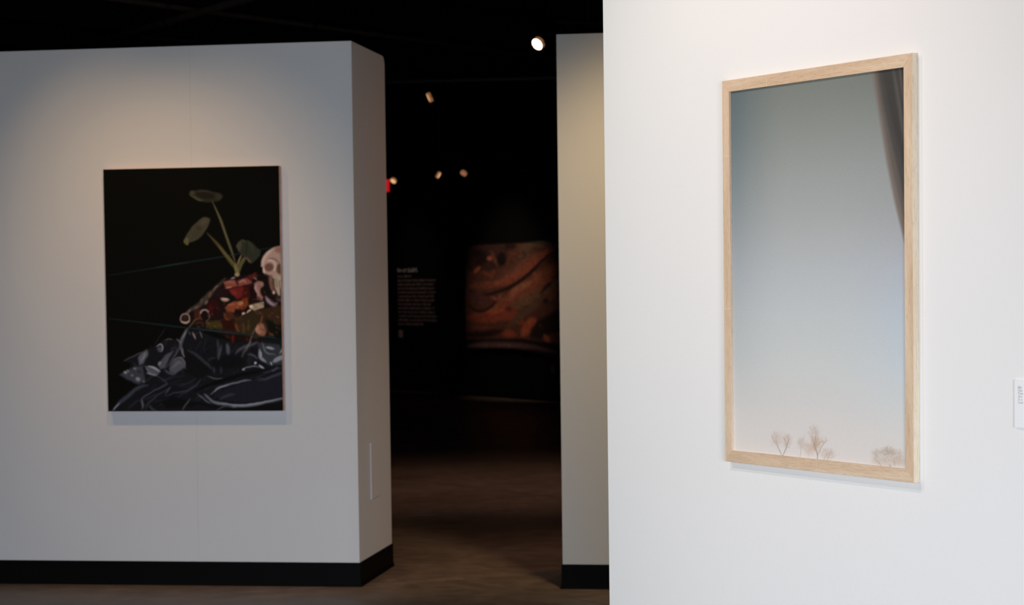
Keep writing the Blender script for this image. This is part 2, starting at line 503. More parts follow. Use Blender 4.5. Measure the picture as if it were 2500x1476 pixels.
lamp((0.258, 18.68, 3.60), (-0.58, -0.62, -0.52), M_lens, 'bright white spotlight left of the centre wall top', (0.53, 18.92, 3.779))
lamp((-0.90, 23.98, 3.60), (-0.93, -0.12, -0.42), M_lensdim, 'dim amber spotlight midway down the gap, below the bright one', (-0.62, 24.25, 3.779))
lamp((-2.04, 37.29, 3.30), (-0.35, -0.50, -0.60), M_lensdim, 'small amber spotlight next to the red sign', (-2.09, 37.19, 3.599))
lamp((-1.16, 35.07, 3.28), (0.88, -0.20, -0.50), M_lensdim, 'small amber spotlight, middle of the three lowest', (-1.08, 35.24, 3.599))
lamp((-0.765, 35.24, 3.31), (-0.45, -0.45, -0.70), M_lensfaint, 'faintest spotlight, right end of the three lowest', (-0.83, 34.76, 3.599))

# red illuminated sign hanging in the far room
root = empty('exit_sign', (-1.665, 27.0, 2.72), 0, 'red glowing rectangular sign hanging just past the left wall corner', 'sign')
bm = bmesh.new(); box(bm, -0.145, 0.145, 0.0, 0.035, -0.042, 0.12); bevel(bm, 0.006, 2); obj('sign_case', bm, M_blackmetal, root)
bm = bmesh.new(); box(bm, -0.14, 0.14, -0.006, 0.0, -0.038, 0.116); obj('sign_face', bm, M_red, root)
bm = bmesh.new(); tube(bm, [(0, 0.017, 0.12), (0, 0.017, CEIL - 2.72)], 0.008, 8); obj('drop_rod', bm, M_blackmetal, root)

# ------------------------------------------------------------------ access panel on the passage end of the left wall
root = empty('access_panel', WA(0.0, 0.40, 0.56), YA, 'thin pale flush cover plate low on the passage end of the left wall', 'wall panel')
bm = bmesh.new(); box(bm, 0.0, 0.0015, -0.115, 0.125, -0.147, 0.147); bevel(bm, 0.0005, 1); obj('plate', bm, M_wall, root)
bm = bmesh.new(); box(bm, 0.0, 0.009, -0.127, -0.115, -0.147, 0.147); bevel(bm, 0.002, 2); obj('edge_trim', bm, M_panel, root)

# ------------------------------------------------------------------ painting in a raster of points
class Sheet:
    """flat picture: a fine grid of points, painted with soft-edged shapes traced in picture coordinates"""
    def __init__(s, X, Y, base):
        s.X, s.Y = X, Y
        s.C = np.empty(X.shape + (3,)); s.C[...] = base
        s.k, s.ox, s.oy = 1.0, 0.0, 0.0
        s.softk = 1.0
    def to(s, pts): return np.array([(x / s.k + s.ox, y / s.k + s.oy) for x, y in pts], float)
    def view(s, k, ox, oy): s.k, s.ox, s.oy = k, ox, oy
    def blend(s, sl, a, c):
        a = a[..., None]; s.C[sl] = s.C[sl] * (1 - a) + np.asarray(c, float) * a
    def bbox(s, P, pad):
        m = (s.X > P[:,0].min()-pad) & (s.X < P[:,0].max()+pad) & (s.Y > P[:,1].min()-pad) & (s.Y < P[:,1].max()+pad)
        return np.nonzero(m)
    def segd(s, x, y, a, b):
        d = b - a; L = max(d @ d, 1e-9)
        t = np.clip(((x-a[0])*d[0] + (y-a[1])*d[1]) / L, 0, 1)
        return np.hypot(x - a[0] - t*d[0], y - a[1] - t*d[1]), t
    def poly(s, pts, c, soft=1.5, alpha=1.0, wob=0.0):
        soft = soft * s.softk
        P = s.to(pts); sl = s.bbox(P, soft*2 + 2)
        if len(sl[0]) == 0: return
        x, y = s.X[sl], s.Y[sl]
        D = np.full(x.shape, 1e9); ins = np.zeros(x.shape, bool)
        n = len(P)
        for i in range(n):
            a, b = P[i], P[(i+1) % n]
            d, _ = s.segd(x, y, a, b); D = np.minimum(D, d)
            cnd = ((a[1] > y) != (b[1] > y)) & (x < (b[0]-a[0]) * (y-a[1]) / (b[1]-a[1] + 1e-12) + a[0])
            ins ^= cnd
        sd = np.where(ins, -D, D)
        s.blend(sl, alpha * np.clip(0.5 - sd / (2*soft), 0, 1), c)
    def stroke(s, pts, w, c, soft=1.2, alpha=1.0, w2=None, taper=True):
        soft = soft * s.softk
        P = s.to(pts)
        if len(P) > 2:   # smooth the path
            Q = []
            for i in range(len(P)-1):
                p0, p1, p2, p3 = P[max(i-1,0)], P[i], P[i+1], P[min(i+2, len(P)-1)]
                for t in np.linspace(0, 1, 5)[:-1]:
                    Q.append(0.5*((2*p1)+(-p0+p2)*t+(2*p0-5*p1+4*p2-p3)*t*t+(-p0+3*p1-3*p2+p3)*t**3))
            Q.append(P[-1]); P = np.array(Q)
        w = w / s.k; w2 = w if w2 is None else w2 / s.k
        sl = s.bbox(P, max(w, w2) + soft*2)
        if len(sl[0]) == 0: return
        x, y = s.X[sl], s.Y[sl]
        A = np.zeros(x.shape); n = len(P) - 1
        for i in range(n):
            d, t = s.segd(x, y, P[i], P[i+1])
            u = (i + t) / n
            ww = (w + (w2 - w) * u) / 2
            if taper: ww = ww * np.clip(0.35 + 2.2*np.minimum(u, 1-u), 0, 1)
            A = np.maximum(A, np.clip(0.5 - (d - ww) / (2*soft), 0, 1) * np.clip(ww*2/soft*0.8 + .3, 0, 1))
        s.blend(sl, alpha * A, c)
    def ell(s, c, rx, ry, colr, ang=0, soft=1.5, alpha=1.0):
        a = math.radians(ang)
        pts = [(c[0] + rx*math.cos(t)*math.cos(a) - ry*math.sin(t)*math.sin(a), c[1] + rx*math.cos(t)*math.sin(a) + ry*math.sin(t)*math.cos(a)) for t in np.linspace(0, 2*math.pi, 18)[:-1]]
        s.poly(pts, colr, soft, alpha)
    def ring(s, c, rx, ry, w, colr, a0=0, a1=360, soft=1.0, alpha=1.0):
        s.stroke([(c[0]+rx*math.cos(math.radians(t)), c[1]+ry*math.sin(math.radians(t))) for t in np.linspace(a0, a1, 12)], w, colr, soft, alpha, taper=False)

def hom(Hm, u, z):
    w = Hm[6]*u + Hm[7]*z + 1
    return (Hm[0]*u + Hm[1]*z + Hm[2]) / w, (Hm[3]*u + Hm[4]*z + Hm[5]) / w

def paint_mesh(name, pos, colors, m, parent):
    """pos: (nz, nx, 3) grid of local points, colors: albedo (linear) per point"""
    nz, nx = pos.shape[:2]
    me = bpy.data.meshes.new(name)
    idx = np.arange(nz*nx).reshape(nz, nx)
    quads = np.stack([idx[:-1,:-1], idx[:-1,1:], idx[1:,1:], idx[1:,:-1]], -1).reshape(-1, 4)
    nq = len(quads)
    me.vertices.add(nz*nx); me.vertices.foreach_set('co', pos.reshape(-1).astype(np.float32))
    me.loops.add(nq*4); me.loops.foreach_set('vertex_index', quads.reshape(-1).astype(np.int32))
    me.polygons.add(nq)
    me.polygons.foreach_set('loop_start', np.arange(0, nq*4, 4, dtype=np.int32))
    me.polygons.foreach_set('loop_total', np.full(nq, 4, dtype=np.int32))
    me.update(calc_edges=True)
    a = me.color_attributes.new('paint', 'FLOAT_COLOR', 'POINT')
    rgba = np.ones((nz*nx, 4), np.float32); rgba[:, :3] = colors.reshape(-1, 3)
    a.data.foreach_set('color', rgba.reshape(-1))
    me.materials.append(m)
    o = bpy.data.objects.new(name, me); col.objects.link(o)
    if parent: o.parent = parent
    return o

# ------------------------------------------------------------------ left painting: plant, skull and foil on black
PU0, PU1, PZ0, PZ1, PT = -1.29595, -0.37357, 0.89671, 2.13213, 0.0417
HA = [459.8046119, -11.1685962, 874.3286837, -16.0269313, -486.5083326, 1434.4149525, -0.01433234, -0.00389426]
nx, nz = 400, 540
uu, zz = np.meshgrid(np.linspace(PU0, PU1, nx), np.linspace(PZ0, PZ1, nz))
X, Y = hom(HA, uu, zz)
def cloud(shape, step, seed):
    q = np.random.default_rng(seed); a, b = shape[0]//step + 3, shape[1]//step + 3
    g = q.normal(0, 1, (a, b)); yi = np.arange(shape[0])/step; xi = np.arange(shape[1])/step
    y0 = yi.astype(int); x0 = xi.astype(int); fy = (yi-y0)[:, None]; fx = (xi-x0)[None]
    fy = fy*fy*(3-2*fy); fx = fx*fx*(3-2*fx)
    G = lambda i, j: g[np.ix_(y0+i, x0+j)]
    return (G(0,0)*(1-fy) + G(1,0)*fy)*(1-fx) + (G(0,1)*(1-fy) + G(1,1)*fy)*fx
Xp = X + 0.5*cloud(X.shape, 9, 1) + 0.9*cloud(X.shape, 24, 2)
Yp = Y + 0.5*cloud(X.shape, 9, 3) + 0.9*cloud(X.shape, 24, 4)
S = Sheet(X, Y, (11, 11, 9))
S.softk = 1.35
def zoom7(): S.view(6.71, 430, 640)
def zoom6(): S.view(6.15, 430, 440)
def zoom2(): S.view(3.99, 230, 700)
def zoom1(): S.view(4.342, 230, 380)
# strings in the dark
zoom1()
S.stroke([(150,1268),(600,1195),(830,1155),(1250,1088),(1500,1045),(1790,990),(1960,960)], 15, (19,36,38), 1.2, .9)
S.stroke([(650,1186),(830,1155),(1000,1128)], 12, (26,50,48), 1.2, .6)
# foil mass
zoom2(); S.X, S.Y = Xp, Yp
S.poly([(290,725),(400,668),(510,612),(600,570),(650,525),(720,510),(800,512),(850,500),(900,410),(1000,425),(1200,500),(1400,540),(1600,500),(1860,520),(1860,1215),(140,1215),(200,1150),(300,1050),(430,960),(400,940),(320,905),(250,850),(320,800),(360,770),(355,740)], (20,21,25), 1.8)
q = np.random.default_rng(11)
for _ in range(260):      # loose folds
    x, y = q.uniform(400, 1850), q.uniform(540, 1190)
    if y < 560 + max(0, 700 - x) * .5: continue
    if y < 860: an, L = q.normal(-1.15, .45), q.uniform(30, 100)
    else: an, L = q.normal(-.45, .25), q.uniform(60, 220)
    b = q.uniform(10, 52) if x < 880 or x > 1450 or y > 900 else q.uniform(10, 36)
    S.stroke([(x, y), (x + L*.5*math.cos(an) + q.normal(0, 8), y + L*.5*math.sin(an) + q.normal(0, 8)), (x + L*math.cos(an), y + L*math.sin(an))], q.uniform(6, 20), (b, b+1, b*1.14+1), 1.3, .55)
S.poly([(1130,700),(1300,660),(1480,690),(1430,780),(1250,800),(1150,780)], (15,15,17), 3.5, .8)
S.poly([(1350,1210),(1000,1150),(700,1180),(650,1120),(760,1060),(900,1100),(1150,1150),(1400,1180),(1860,1120),(1860,1215)], (15,15,15), 2)
S.poly([(880,600),(1100,700),(1150,850),(1000,900),(880,830)], (17,17,19), 3)
S.poly([(1150,1040),(1400,950),(1860,830),(1860,1070),(1600,1120),(1400,1130),(1230,1100)], (26,26,33), 2)
S.stroke([(980,1010),(1200,930),(1420,860),(1700,800)], 44, (13,13,14), 2)
S.poly([(250,855),(320,806),(400,768),(470,770),(490,850),(500,920),(440,945),(400,938),(320,900)], (56,58,66), 2.2, .85)
for c, r, g in (((305,830),17,118),((330,815),12,105),((428,900),22,112),((400,788),14,98),((480,925),12,84),((370,860),16,86),((440,860),14,50),((440,820),18,38)):
    S.ell(c, r, r*0.8, (g, g+2, g+9), 30, 1.4)
S.stroke([(290,722),(400,668),(520,612)], 14, (58,58,63), 1)
S.poly([(425,690),(470,640),(520,620),(532,660),(500,700),(480,745),(440,760)], (76,78,86), 1.4)
S.stroke([(500,640),(480,690),(455,720)], 18, (98,100,108), 1.2)
S.stroke([(530,650),(560,740),(600,690)], 26, (20,20,22), 1.6)
S.ell((640,605), 26, 30, (62,62,72), 0, 1.6)
S.stroke([(608,575),(648,552),(668,590),(655,625)], 14, (118,120,128), 1)
S.stroke([(690,520),(720,512),(760,516)], 8, (80,80,84), 1)
S.poly([(500,770),(560,770),(650,820),(610,870),(520,840)], (70,72,80), 1.4)
S.stroke([(525,768),(590,790),(640,822)], 18, (128,130,138), 1)
S.stroke([(515,838),(560,850),(605,866)], 14, (112,114,122), 1)
S.stroke([(500,770),(530,820),(570,850)], 9, (92,94,102), 1)
S.poly([(615,760),(660,700),(690,660),(745,638),(780,622),(730,700),(690,790),(640,800)], (66,68,76), 1.8)
S.ell((632,745), 14, 18, (105,107,114), 40, 1.4)
S.poly([(735,790),(785,715),(850,690),(885,740),(885,790),(790,850),(740,830)], (68,69,77), 1.6)
S.stroke([(740,770),(790,705),(850,692),(880,735),(888,800)], 11, (92,93,101), 1)
S.stroke([(770,790),(820,740),(850,760)], 16, (88,89,97), 1.4)
S.stroke([(690,810),(730,840),(780,850)], 22, (60,62,70), 1.6)
S.stroke([(905,405),(865,480),(842,560),(860,640),(885,690)], 44, (76,77,85), 1.6, 1, 14)
S.stroke([(895,430),(862,490)], 12, (105,107,115), 1)
S.stroke([(800,508),(830,530),(850,560)], 12, (88,88,94), 1)
S.stroke([(850,545),(810,630),(765,705),(700,790)], 18, (58,60,68), 1.4)
S.stroke([(860,600),(862,650),(880,690)], 8, (105,106,112), .9)
S.stroke([(910,615),(1000,668),(1090,745),(1145,800)], 28, (42,43,49), 1.6)
S.stroke([(1110,720),(1150,700),(1190,690)], 20, (34,35,41), 1.8)
S.stroke([(1200,520),(1212,600),(1210,690)], 26, (46,48,55), 1.8)
S.stroke([(1290,555),(1302,600),(1300,650)], 34, (66,68,78), 1.8)
S.stroke([(1240,570),(1225,640),(1212,710)], 16, (58,60,68), 1.4)
S.stroke([(1160,780),(1165,840)], 24, (42,43,50), 1.8); S.stroke([(1235,780),(1240,840)], 20, (42,43,50), 1.8)
S.stroke([(1100,870),(1160,895),(1255,888)], 11, (74,76,84), 1)
S.stroke([(1590,530),(1540,565),(1430,600),(1380,650)], 30, (58,61,70), 1.8)
S.stroke([(1500,650),(1560,680),(1590,700)], 18, (62,64,72), 1.4)
S.poly([(1590,540),(1800,560),(1850,640),(1850,760),(1700,760),(1600,700)], (44,47,52), 2)
S.stroke([(1675,588),(1750,602)], 26, (122,127,134), 1.2)
S.stroke([(1635,540),(1655,600),(1680,640),(1760,660)], 16, (84,88,96), 1.2)
S.stroke([(1610,610),(1618,680),(1675,730)], 30, (112,117,126), 1.4)
S.stroke([(1620,625),(1630,680)], 10, (140,144,152), 1)
S.ell((1575,740), 13, 13, (150,152,158), 0, 1)
S.stroke([(1608,758),(1650,790)], 16, (146,149,156), 1)
S.stroke([(1440,805),(1480,778),(1560,770),(1620,780)], 11, (100,102,110), 1)
S.ell((1453,800), 15, 12, (130,132,138), 0, 1.2)
S.stroke([(1720,730),(1730,760)], 14, (128,132,140), 1)
S.stroke([(1745,730),(1790,700),(1850,680)], 44, (112,118,128), 1.6)
S.stroke([(1735,820),(1790,790)], 14, (148,152,160), 1)
S.stroke([(1800,650),(1850,585)], 11, (130,135,140), 1)
S.stroke([(1850,825),(1760,868),(1600,905)], 26, (50,51,63), 1.8)
S.stroke([(1640,830),(1720,815),(1850,780)], 20, (40,42,50), 1.8)
S.stroke([(1132,1046),(1200,990),(1300,950),(1420,925),(1530,908)], 16, (92,94,104), 1.1)
S.stroke([(1160,1025),(1230,980),(1310,950)], 8, (122,124,132), 1)
S.stroke([(1230,1090),(1290,1060),(1370,1040)], 24, (48,49,58), 2.2)
S.stroke([(1075,1045),(1150,1108),(1250,1140),(1400,1160),(1600,1140),(1860,1088)], 30, (88,92,101), 1.5)
S.stroke([(1240,1132),(1400,1152),(1600,1132),(1860,1078)], 10, (122,126,136), 1)
S.stroke([(1005,1040),(1060,1090),(1130,1125)], 12, (84,86,94), 1)
S.stroke([(185,1205),(250,1125),(350,1045),(450,975),(520,960)], 34, (48,51,61), 1.8)
S.stroke([(188,1195),(215,1165),(250,1130)], 12, (112,116,126), 1)
S.stroke([(455,1200),(485,1150),(460,1100),(560,1020),(690,955),(700,930),(620,870)], 14, (56,58,67), 1.2)
S.stroke([(495,1205),(530,1130),(640,1040),(745,975)], 14, (44,46,54), 1.3)
S.stroke([(470,1100),(470,1180)], 16, (78,80,90), 1.3)
S.stroke([(330,1190),(380,1140),(430,1110)], 16, (34,37,46), 2)
S.stroke([(680,1062),(780,1030),(900,1010),(1000,950),(1030,890)], 12, (50,51,60), 1.1)
S.stroke([(690,1040),(745,965)], 13, (60,62,70), 1)
S.stroke([(860,1205),(895,1145),(930,1085)], 11, (66,68,78), 1)
S.stroke([(540,1150),(570,1185),(610,1205)], 18, (48,50,58), 1.8)
S.stroke([(1190,1205),(1270,1165),(1340,1160)], 16, (52,54,62), 1.3)
S.stroke([(1640,280),(1570,430),(1500,580),(1440,680)], 9, (88,84,84), 0.9)
S.stroke([(700,400),(640,480),(580,575)], 6, (42,38,36), 1)
S.stroke([(960,445),(990,515)], 16, (118,104,98), 1); S.stroke([(1025,435),(1052,500)], 12, (84,83,88), 1)
S.stroke([(920,440),(940,470)], 14, (60,60,66), 1)
# heap of pots and fruit
zoom7()
S.poly([(800,270),(1320,180),(1500,260),(1740,540),(1740,1130),(1380,1290),(1000,1300),(560,1100),(230,1070),(230,850),(440,640),(640,420)], (26,16,14), 2)
S.poly([(470,980),(960,900),(1250,810),(1740,690),(1740,1000),(1600,1080),(1320,1260),(1150,1180),(480,1080)], (44,34,20), 2)
S.poly([(1250,820),(1740,700),(1740,1000),(1560,960),(1430,870)], (50,33,19), 3)
S.poly([(480,990),(700,960),(760,1080),(500,1070)], (58,48,22), 2.5)
S.poly([(730,940),(950,930),(980,1130),(760,1110)], (42,17,11), 2.5)
S.stroke([(985,1010),(1010,1130)], 40, (100,52,28), 2); S.stroke([(1100,1010),(1110,1140)], 50, (72,50,28), 2.2); S.stroke([(1190,1000),(1180,1110)], 40, (70,54,28), 2.2)
S.stroke([(940,1190),(920,1310)], 48, (84,20,12), 2); S.stroke([(800,1200),(880,1240)], 40, (50,26,16), 2.5); S.stroke([(1150,1230),(1180,1290)], 50, (62,20,14), 2.5)
S.poly([(1470,930),(1560,960),(1700,1060),(1700,1240),(1520,1180),(1480,1060)], (18,18,12), 2.5)
S.stroke([(1530,1170),(1600,1200)], 36, (92,48,22), 1.8); S.stroke([(1490,1200),(1640,1240)], 26, (26,44,44), 2)
S.stroke([(790,265),(680,390),(560,510),(450,620),(340,730),(230,790),(140,870)], 78, (58,48,42), 2.2)
for a, b, w, c in (((680,385),(600,470),34,(98,84,74)),((560,490),(540,570),40,(84,66,52)),((510,620),(470,690),34,(98,86,82)),((430,600),(390,660),34,(72,64,58)),((360,720),(300,760),24,(94,80,72)),((240,780),(180,840),26,(104,92,88)),((650,420),(620,450),18,(122,108,104))):
    S.stroke([a, b], w, c, 1.6)
S.ell((610,760), 110, 150, (44,14,15), 0, 2.5); S.ell((560,750), 40, 60, (62,16,16), 0, 2.5); S.ell((680,830), 70, 110, (32,15,17), 0, 2.5)
S.poly([(640,430),(830,400),(860,560),(700,600),(600,540)], (30,18,20), 2.5)
S.poly([(1150,240),(1300,170),(1330,240),(1240,290)], (78,24,21), 1.8)
S.poly([(770,312),(960,288),(1010,400),(820,442)], (112,58,45), 1.5)
S.stroke([(800,330),(900,330),(950,350)], 44, (128,76,62), 2); S.stroke([(825,425),(905,412)], 24, (150,112,98), 1.3)
S.poly([(1000,300),(1150,255),(1240,310),(1235,350),(1020,405)], (112,56,48), 1.5)
S.stroke([(1040,330),(1100,300),(1140,330)], 34, (138,98,86), 1.8)
S.stroke([(890,275),(960,245)], 30, (118,108,114), 1.2)
S.poly([(1050,400),(1260,385),(1220,610),(1020,610)], (56,17,14), 2)
S.poly([(850,440),(1100,400),(1090,540),(1000,610),(930,550)], (92,26,24), 2)
S.stroke([(900,480),(960,520),(950,480)], 60, (108,36,36), 2.5)
S.poly([(1180,400),(1290,380),(1340,600),(1220,650)], (24,12,11), 2)
S.ell((915,610), 60, 55, (14,18,13), 0, 1.8)
S.stroke([(740,600),(800,622),(870,622)], 50, (150,122,106), 1.5); S.stroke([(760,600),(850,612)], 16, (178,152,138), 1)
S.poly([(1085,590),(1165,578),(1195,700),(1100,765),(990,760)], (104,46,20), 1.8)
S.poly([(805,750),(850,700),(960,650),(1090,620),(1105,690),(1040,730),(970,770),(950,825),(820,835)], (118,58,36), 1.6)
S.stroke([(1020,675),(1085,655)], 50, (160,112,76), 2)
S.stroke([(850,720),(900,700),(960,690)], 26, (142,80,54), 1.8)
S.ell((865,880), 95, 72, (62,33,22), 10, 1.8); S.stroke([(790,860),(820,930),(870,940)], 26, (98,48,32), 1.5)
S.poly([(1205,705),(1300,680),(1435,630),(1440,735),(1290,800),(1225,765)], (140,124,100), 1.4)
S.ell((1240,728), 28, 30, (196,172,152), 0, 1.3); S.stroke([(1370,680),(1420,650)], 34, (120,110,98), 1.8)
S.stroke([(1085,845),(1100,815),(1130,825)], 36, (170,148,130), 1.2); S.stroke([(1165,820),(1195,795),(1235,785)], 34, (172,150,130), 1.2)
S.poly([(1275,350),(1340,308),(1430,318),(1445,380),(1385,425),(1385,500),(1430,560),(1410,620),(1335,595),(1320,500),(1270,430)], (128,94,86), 1.6)
S.stroke([(1300,380),(1300,440),(1350,520)], 34, (152,118,112), 1.6); S.stroke([(1340,570),(1400,600)], 40, (98,52,38), 1.8)
S.stroke([(1270,250),(1320,290)], 26, (96,92,96), 1.4)
S.poly([(1340,240),(1480,200),(1560,280),(1600,520),(1460,520),(1420,470),(1450,350)], (22,16,13), 1.8)
S.stroke([(1470,550),(1520,630),(1590,690),(1640,670)], 70, (98,84,92), 1.8); S.stroke([(1480,570),(1530,650),(1590,695)], 28, (134,118,126), 1.4)
S.stroke([(1640,600),(1740,630)], 60, (66,57,70), 2.2)
S.ring((145,912), 78, 74, 26, (118,100,95)); S.ell((145,905), 55, 46, (46,28,26), 0, 1.5); S.stroke([(90,960),(150,990),(200,965)], 30, (152,132,104), 1.3)
S.poly([(300,800),(400,760),(400,940),(300,960)], (58,28,20), 2)
S.ell((470,865), 68, 80, (24,14,13), 0, 1.6); S.ring((465,865), 75, 85, 18, (84,48,36), 120, 250); S.ring((470,868), 72, 88, 26, (128,112,108), 200, 320); S.ring((470,880), 72, 88, 16, (76,66,66), 320, 430)
S.stroke([(400,900),(300,950),(220,1040),(150,1130)], 24, (80,62,46), 1.4); S.stroke([(300,1000),(420,990),(430,1060)], 24, (62,42,34), 1.8)
S.ell((1395,1095), 82, 112, (126,84,64), -12, 2); S.stroke([(1340,1020),(1335,1100),(1370,1150)], 44, (158,112,92), 2); S.stroke([(1470,1010),(1480,1120)], 40, (66,36,34), 2.2)
S.stroke([(1425,875),(1395,950),(1350,1030)], 24, (112,58,38), 1.4)
S.stroke([(1380,1180),(1450,1200)], 30, (110,72,40), 2)
S.stroke([(1310,1050),(1250,1200),(1180,1350),(1090,1480)], 16, (92,86,80), 1)
q = np.random.default_rng(21)
pal = [(92,40,28),(60,22,18),(120,84,66),(34,20,16),(84,60,34),(140,112,92),(48,38,22),(26,16,14)]
for _ in range(190):      # small broken touches over the heap
    x, y = q.uniform(330, 1700), q.uniform(260, 1180)
    if (x - 330) * .75 + y < 1000: continue
    c = pal[q.integers(len(pal))]; an = q.uniform(0, math.pi); L = q.uniform(20, 70)
    S.stroke([(x, y), (x + L*math.cos(an), y + L*math.sin(an))], q.uniform(10, 26), c, 1.4, .38)
# plant
zoom6(); S.X, S.Y = X, Y
S.poly([(200,205),(250,155),(370,140),(480,150),(560,175),(640,185),(700,225),(692,265),(640,310),(540,328),(440,330),(360,308),(280,262),(210,225)], (36,35,28), 1.2)
S.ell((440,225), 140, 48, (29,24,19), 8, 1.6); S.stroke([(205,215),(280,258),(340,292),(400,305)], 34, (60,59,38), 1.3); S.ell((240,185), 36, 30, (56,54,42), 0, 1.8)
S.ell((640,250), 42, 45, (42,42,34), 0, 1.8); S.stroke([(330,160),(420,160),(500,170)], 20, (42,42,40), 1.6)
S.poly([(110,915),(130,870),(165,800),(210,740),(240,690),(300,640),(350,590),(410,550),(470,555),(514,580),(500,640),(470,710),(430,770),(380,840),(320,890),(240,925),(190,935),(180,972),(150,965),(120,940)], (57,55,42), 1.3)
S.ell((420,620), 62, 42, (64,59,49), -45, 2); S.ell((300,800), 60, 85, (52,52,40), 40, 2.5)
S.stroke([(270,665),(340,690),(395,728)], 12, (62,40,30), 1); S.stroke([(300,700),(380,740)], 30, (50,40,32), 2)
S.poly([(115,905),(155,850),(185,880),(190,935),(175,972),(150,965),(122,938)], (78,76,48), 1.3)
S.stroke([(545,318),(620,480),(680,620),(740,800),(800,970),(850,1110),(890,1240)], 34, (68,65,42), 1.1, 1, 44)
S.stroke([(575,390),(640,540),(700,700),(760,860),(840,1080)], 14, (84,80,54), 1)
S.stroke([(465,790),(540,870),(640,980),(740,1110),(820,1215),(890,1310),(920,1410)], 30, (66,56,34), 1.1, 1, 84)
S.stroke([(640,985),(740,1110),(820,1200),(890,1290)], 30, (82,78,44), 1.3)
S.stroke([(1065,1120),(1000,1210),(950,1310),(935,1410)], 60, (72,70,42), 1.3)
S.stroke([(985,1115),(945,1200),(920,1280)], 22, (118,102,76), 1)
S.stroke([(890,1250),(905,1340),(925,1420)], 52, (98,92,56), 1.5); S.ell((915,1415), 38, 30, (132,116,88), 0, 1.5)
S.poly([(900,985),(930,930),(990,885),(1035,905),(1070,895),(1150,940),(1200,1000),(1272,1055),(1260,1130),(1200,1195),(1140,1245),(1090,1232),(1050,1160),(1000,1135),(940,1070)], (40,42,33), 1.3)
S.poly([(902,985),(935,932),(985,895),(985,960),(960,1070),(935,1060)], (62,58,46), 1.8); S.stroke([(1050,900),(1060,1000),(1050,1120)], 16, (28,31,24), 1.2)
S.stroke([(1000,890),(1045,930)], 14, (66,66,52), 1); S.stroke([(1090,920),(1140,1010),(1160,1100)], 18, (50,52,42), 1.5)
S.stroke([(1060,1160),(1090,1200),(1120,1235)], 28, (92,66,52), 1.3)
# skull at the right edge
S.poly([(1640,975),(1555,985),(1460,1005),(1380,1060),(1310,1140),(1280,1220),(1272,1290),(1300,1310),(1300,1380),(1340,1410),(1400,1450),(1470,1476),(1640,1500)], (144,118,106), 1.3)
S.poly([(1500,1000),(1640,980),(1640,1120),(1560,1100),(1480,1060)], (124,84,74), 3)
S.stroke([(1300,1280),(1310,1200),(1360,1110),(1440,1040)], 46, (168,146,134), 2.2)
S.ell((1395,1305), 68, 62, (92,64,54), -20, 1.8); S.ring((1410,1290), 82, 88, 24, (168,150,138), -110, 40)
S.stroke([(1395,1170),(1480,1180),(1560,1250)], 16, (100,76,68), 1.4); S.ell((1550,1330), 44, 80, (82,60,48), 0, 2)
S.stroke([(1310,1310),(1330,1400)], 26, (172,156,144), 1.3)
S.poly([(1330,1400),(1440,1440),(1430,1476),(1330,1476)], (50,34,30), 2)
zoom7()
S.stroke([(1545,230),(1560,350),(1600,500)], 66, (112,78,68), 2); S.stroke([(1555,300),(1600,480)], 14, (84,50,42), 1.2)
S.ell((1600,495), 22, 28, (160,144,132), 0, 1.4)
S.stroke([(1660,200),(1650,340),(1690,540)], 86, (146,130,112), 2); S.stroke([(1635,260),(1660,420)], 16, (104,86,72), 1.5); S.stroke([(1700,240),(1715,420)], 20, (176,160,142), 1.5)
S.poly([(1340,250),(1490,215),(1500,270),(1350,290)], (14,13,11), 1.4)
S.poly([(1740,560),(1600,540),(1660,600),(1740,590)], (48,30,30), 1.8)
# lower string over the heap
zoom2()
S.stroke([(140,308),(500,350),(870,395),(1200,432),(1500,468),(1840,510)], 13, (20,42,44), 1.1, .9)
S.stroke([(950,402),(1200,432),(1400,456)], 9, (32,62,64), 1, .6)
# paint grain
g = rng.normal(0, 1, S.C.shape[:2]); S.C *= (1 + 0.03 * g)[..., None]
lum = S.C.mean(-1, keepdims=True)
S.C = lum + (S.C - lum) * 0.9
alb = lin(np.clip(S.C - 2.5, 0, 255)) / 0.47
M_paint = print_material('oil_paint', 0.6, 0.03, 0.04, 300, 0.15)
root = empty('painting', WA((PU0+PU1)/2, -PT, PZ0), YA,
             'unframed dark still life painting of a leafy plant, skull and silver cloth', 'painting')
pos = np.stack([uu - (PU0+PU1)/2, np.full_like(uu, -0.0004), zz - PZ0], -1)
paint_mesh('painted_surface', pos, np.clip(alb, 0.002, 1), M_paint, root)
bm = bmesh.new(); hw = (PU1-PU0)/2
box(bm, -hw, hw, 0, PT - 0.002, 0, PZ1 - PZ0); bevel(bm, 0.0015, 2)
obj('canvas', bm, M_canvas_edge, root)

# ------------------------------------------------------------------ framed print on the right wall
FS0, FS1, FZ1, FT, FW = -4.5696, -3.8174, 2.0559, 0.0176, 0.0303
FZ0 = FZ1 - 1.0
cx = (FS0 + FS1) / 2; hw = (FS1 - FS0) / 2
root = empty('picture_frame', WB(cx, 0, FZ0), YB, 'pale oak framed photograph of a hazy sky above small bare trees', 'framed picture')
def bar(p, m, name):
    bm = bmesh.new(); prism(bm, p, 'y', -FT, -0.0005)
    eds = [e for e in bm.edges if all(abs(v.co.y + FT) < 1e-5 for v in e.verts)]
    bmesh.ops.bevel(bm, geom=eds, offset=0.0006, segments=2, affect='EDGES')
    o = obj(name, bm, m, root)
    if m is M_oak_z: o.data.materials.append(M_oak_edge_lit)
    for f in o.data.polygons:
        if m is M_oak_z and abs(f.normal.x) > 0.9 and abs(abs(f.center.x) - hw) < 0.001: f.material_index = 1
    return o
w = FW
bar([(-hw, 1.0), (hw, 1.0), (hw-w, 1-w), (-hw+w, 1-w)], M_oak_x, 'top_rail')
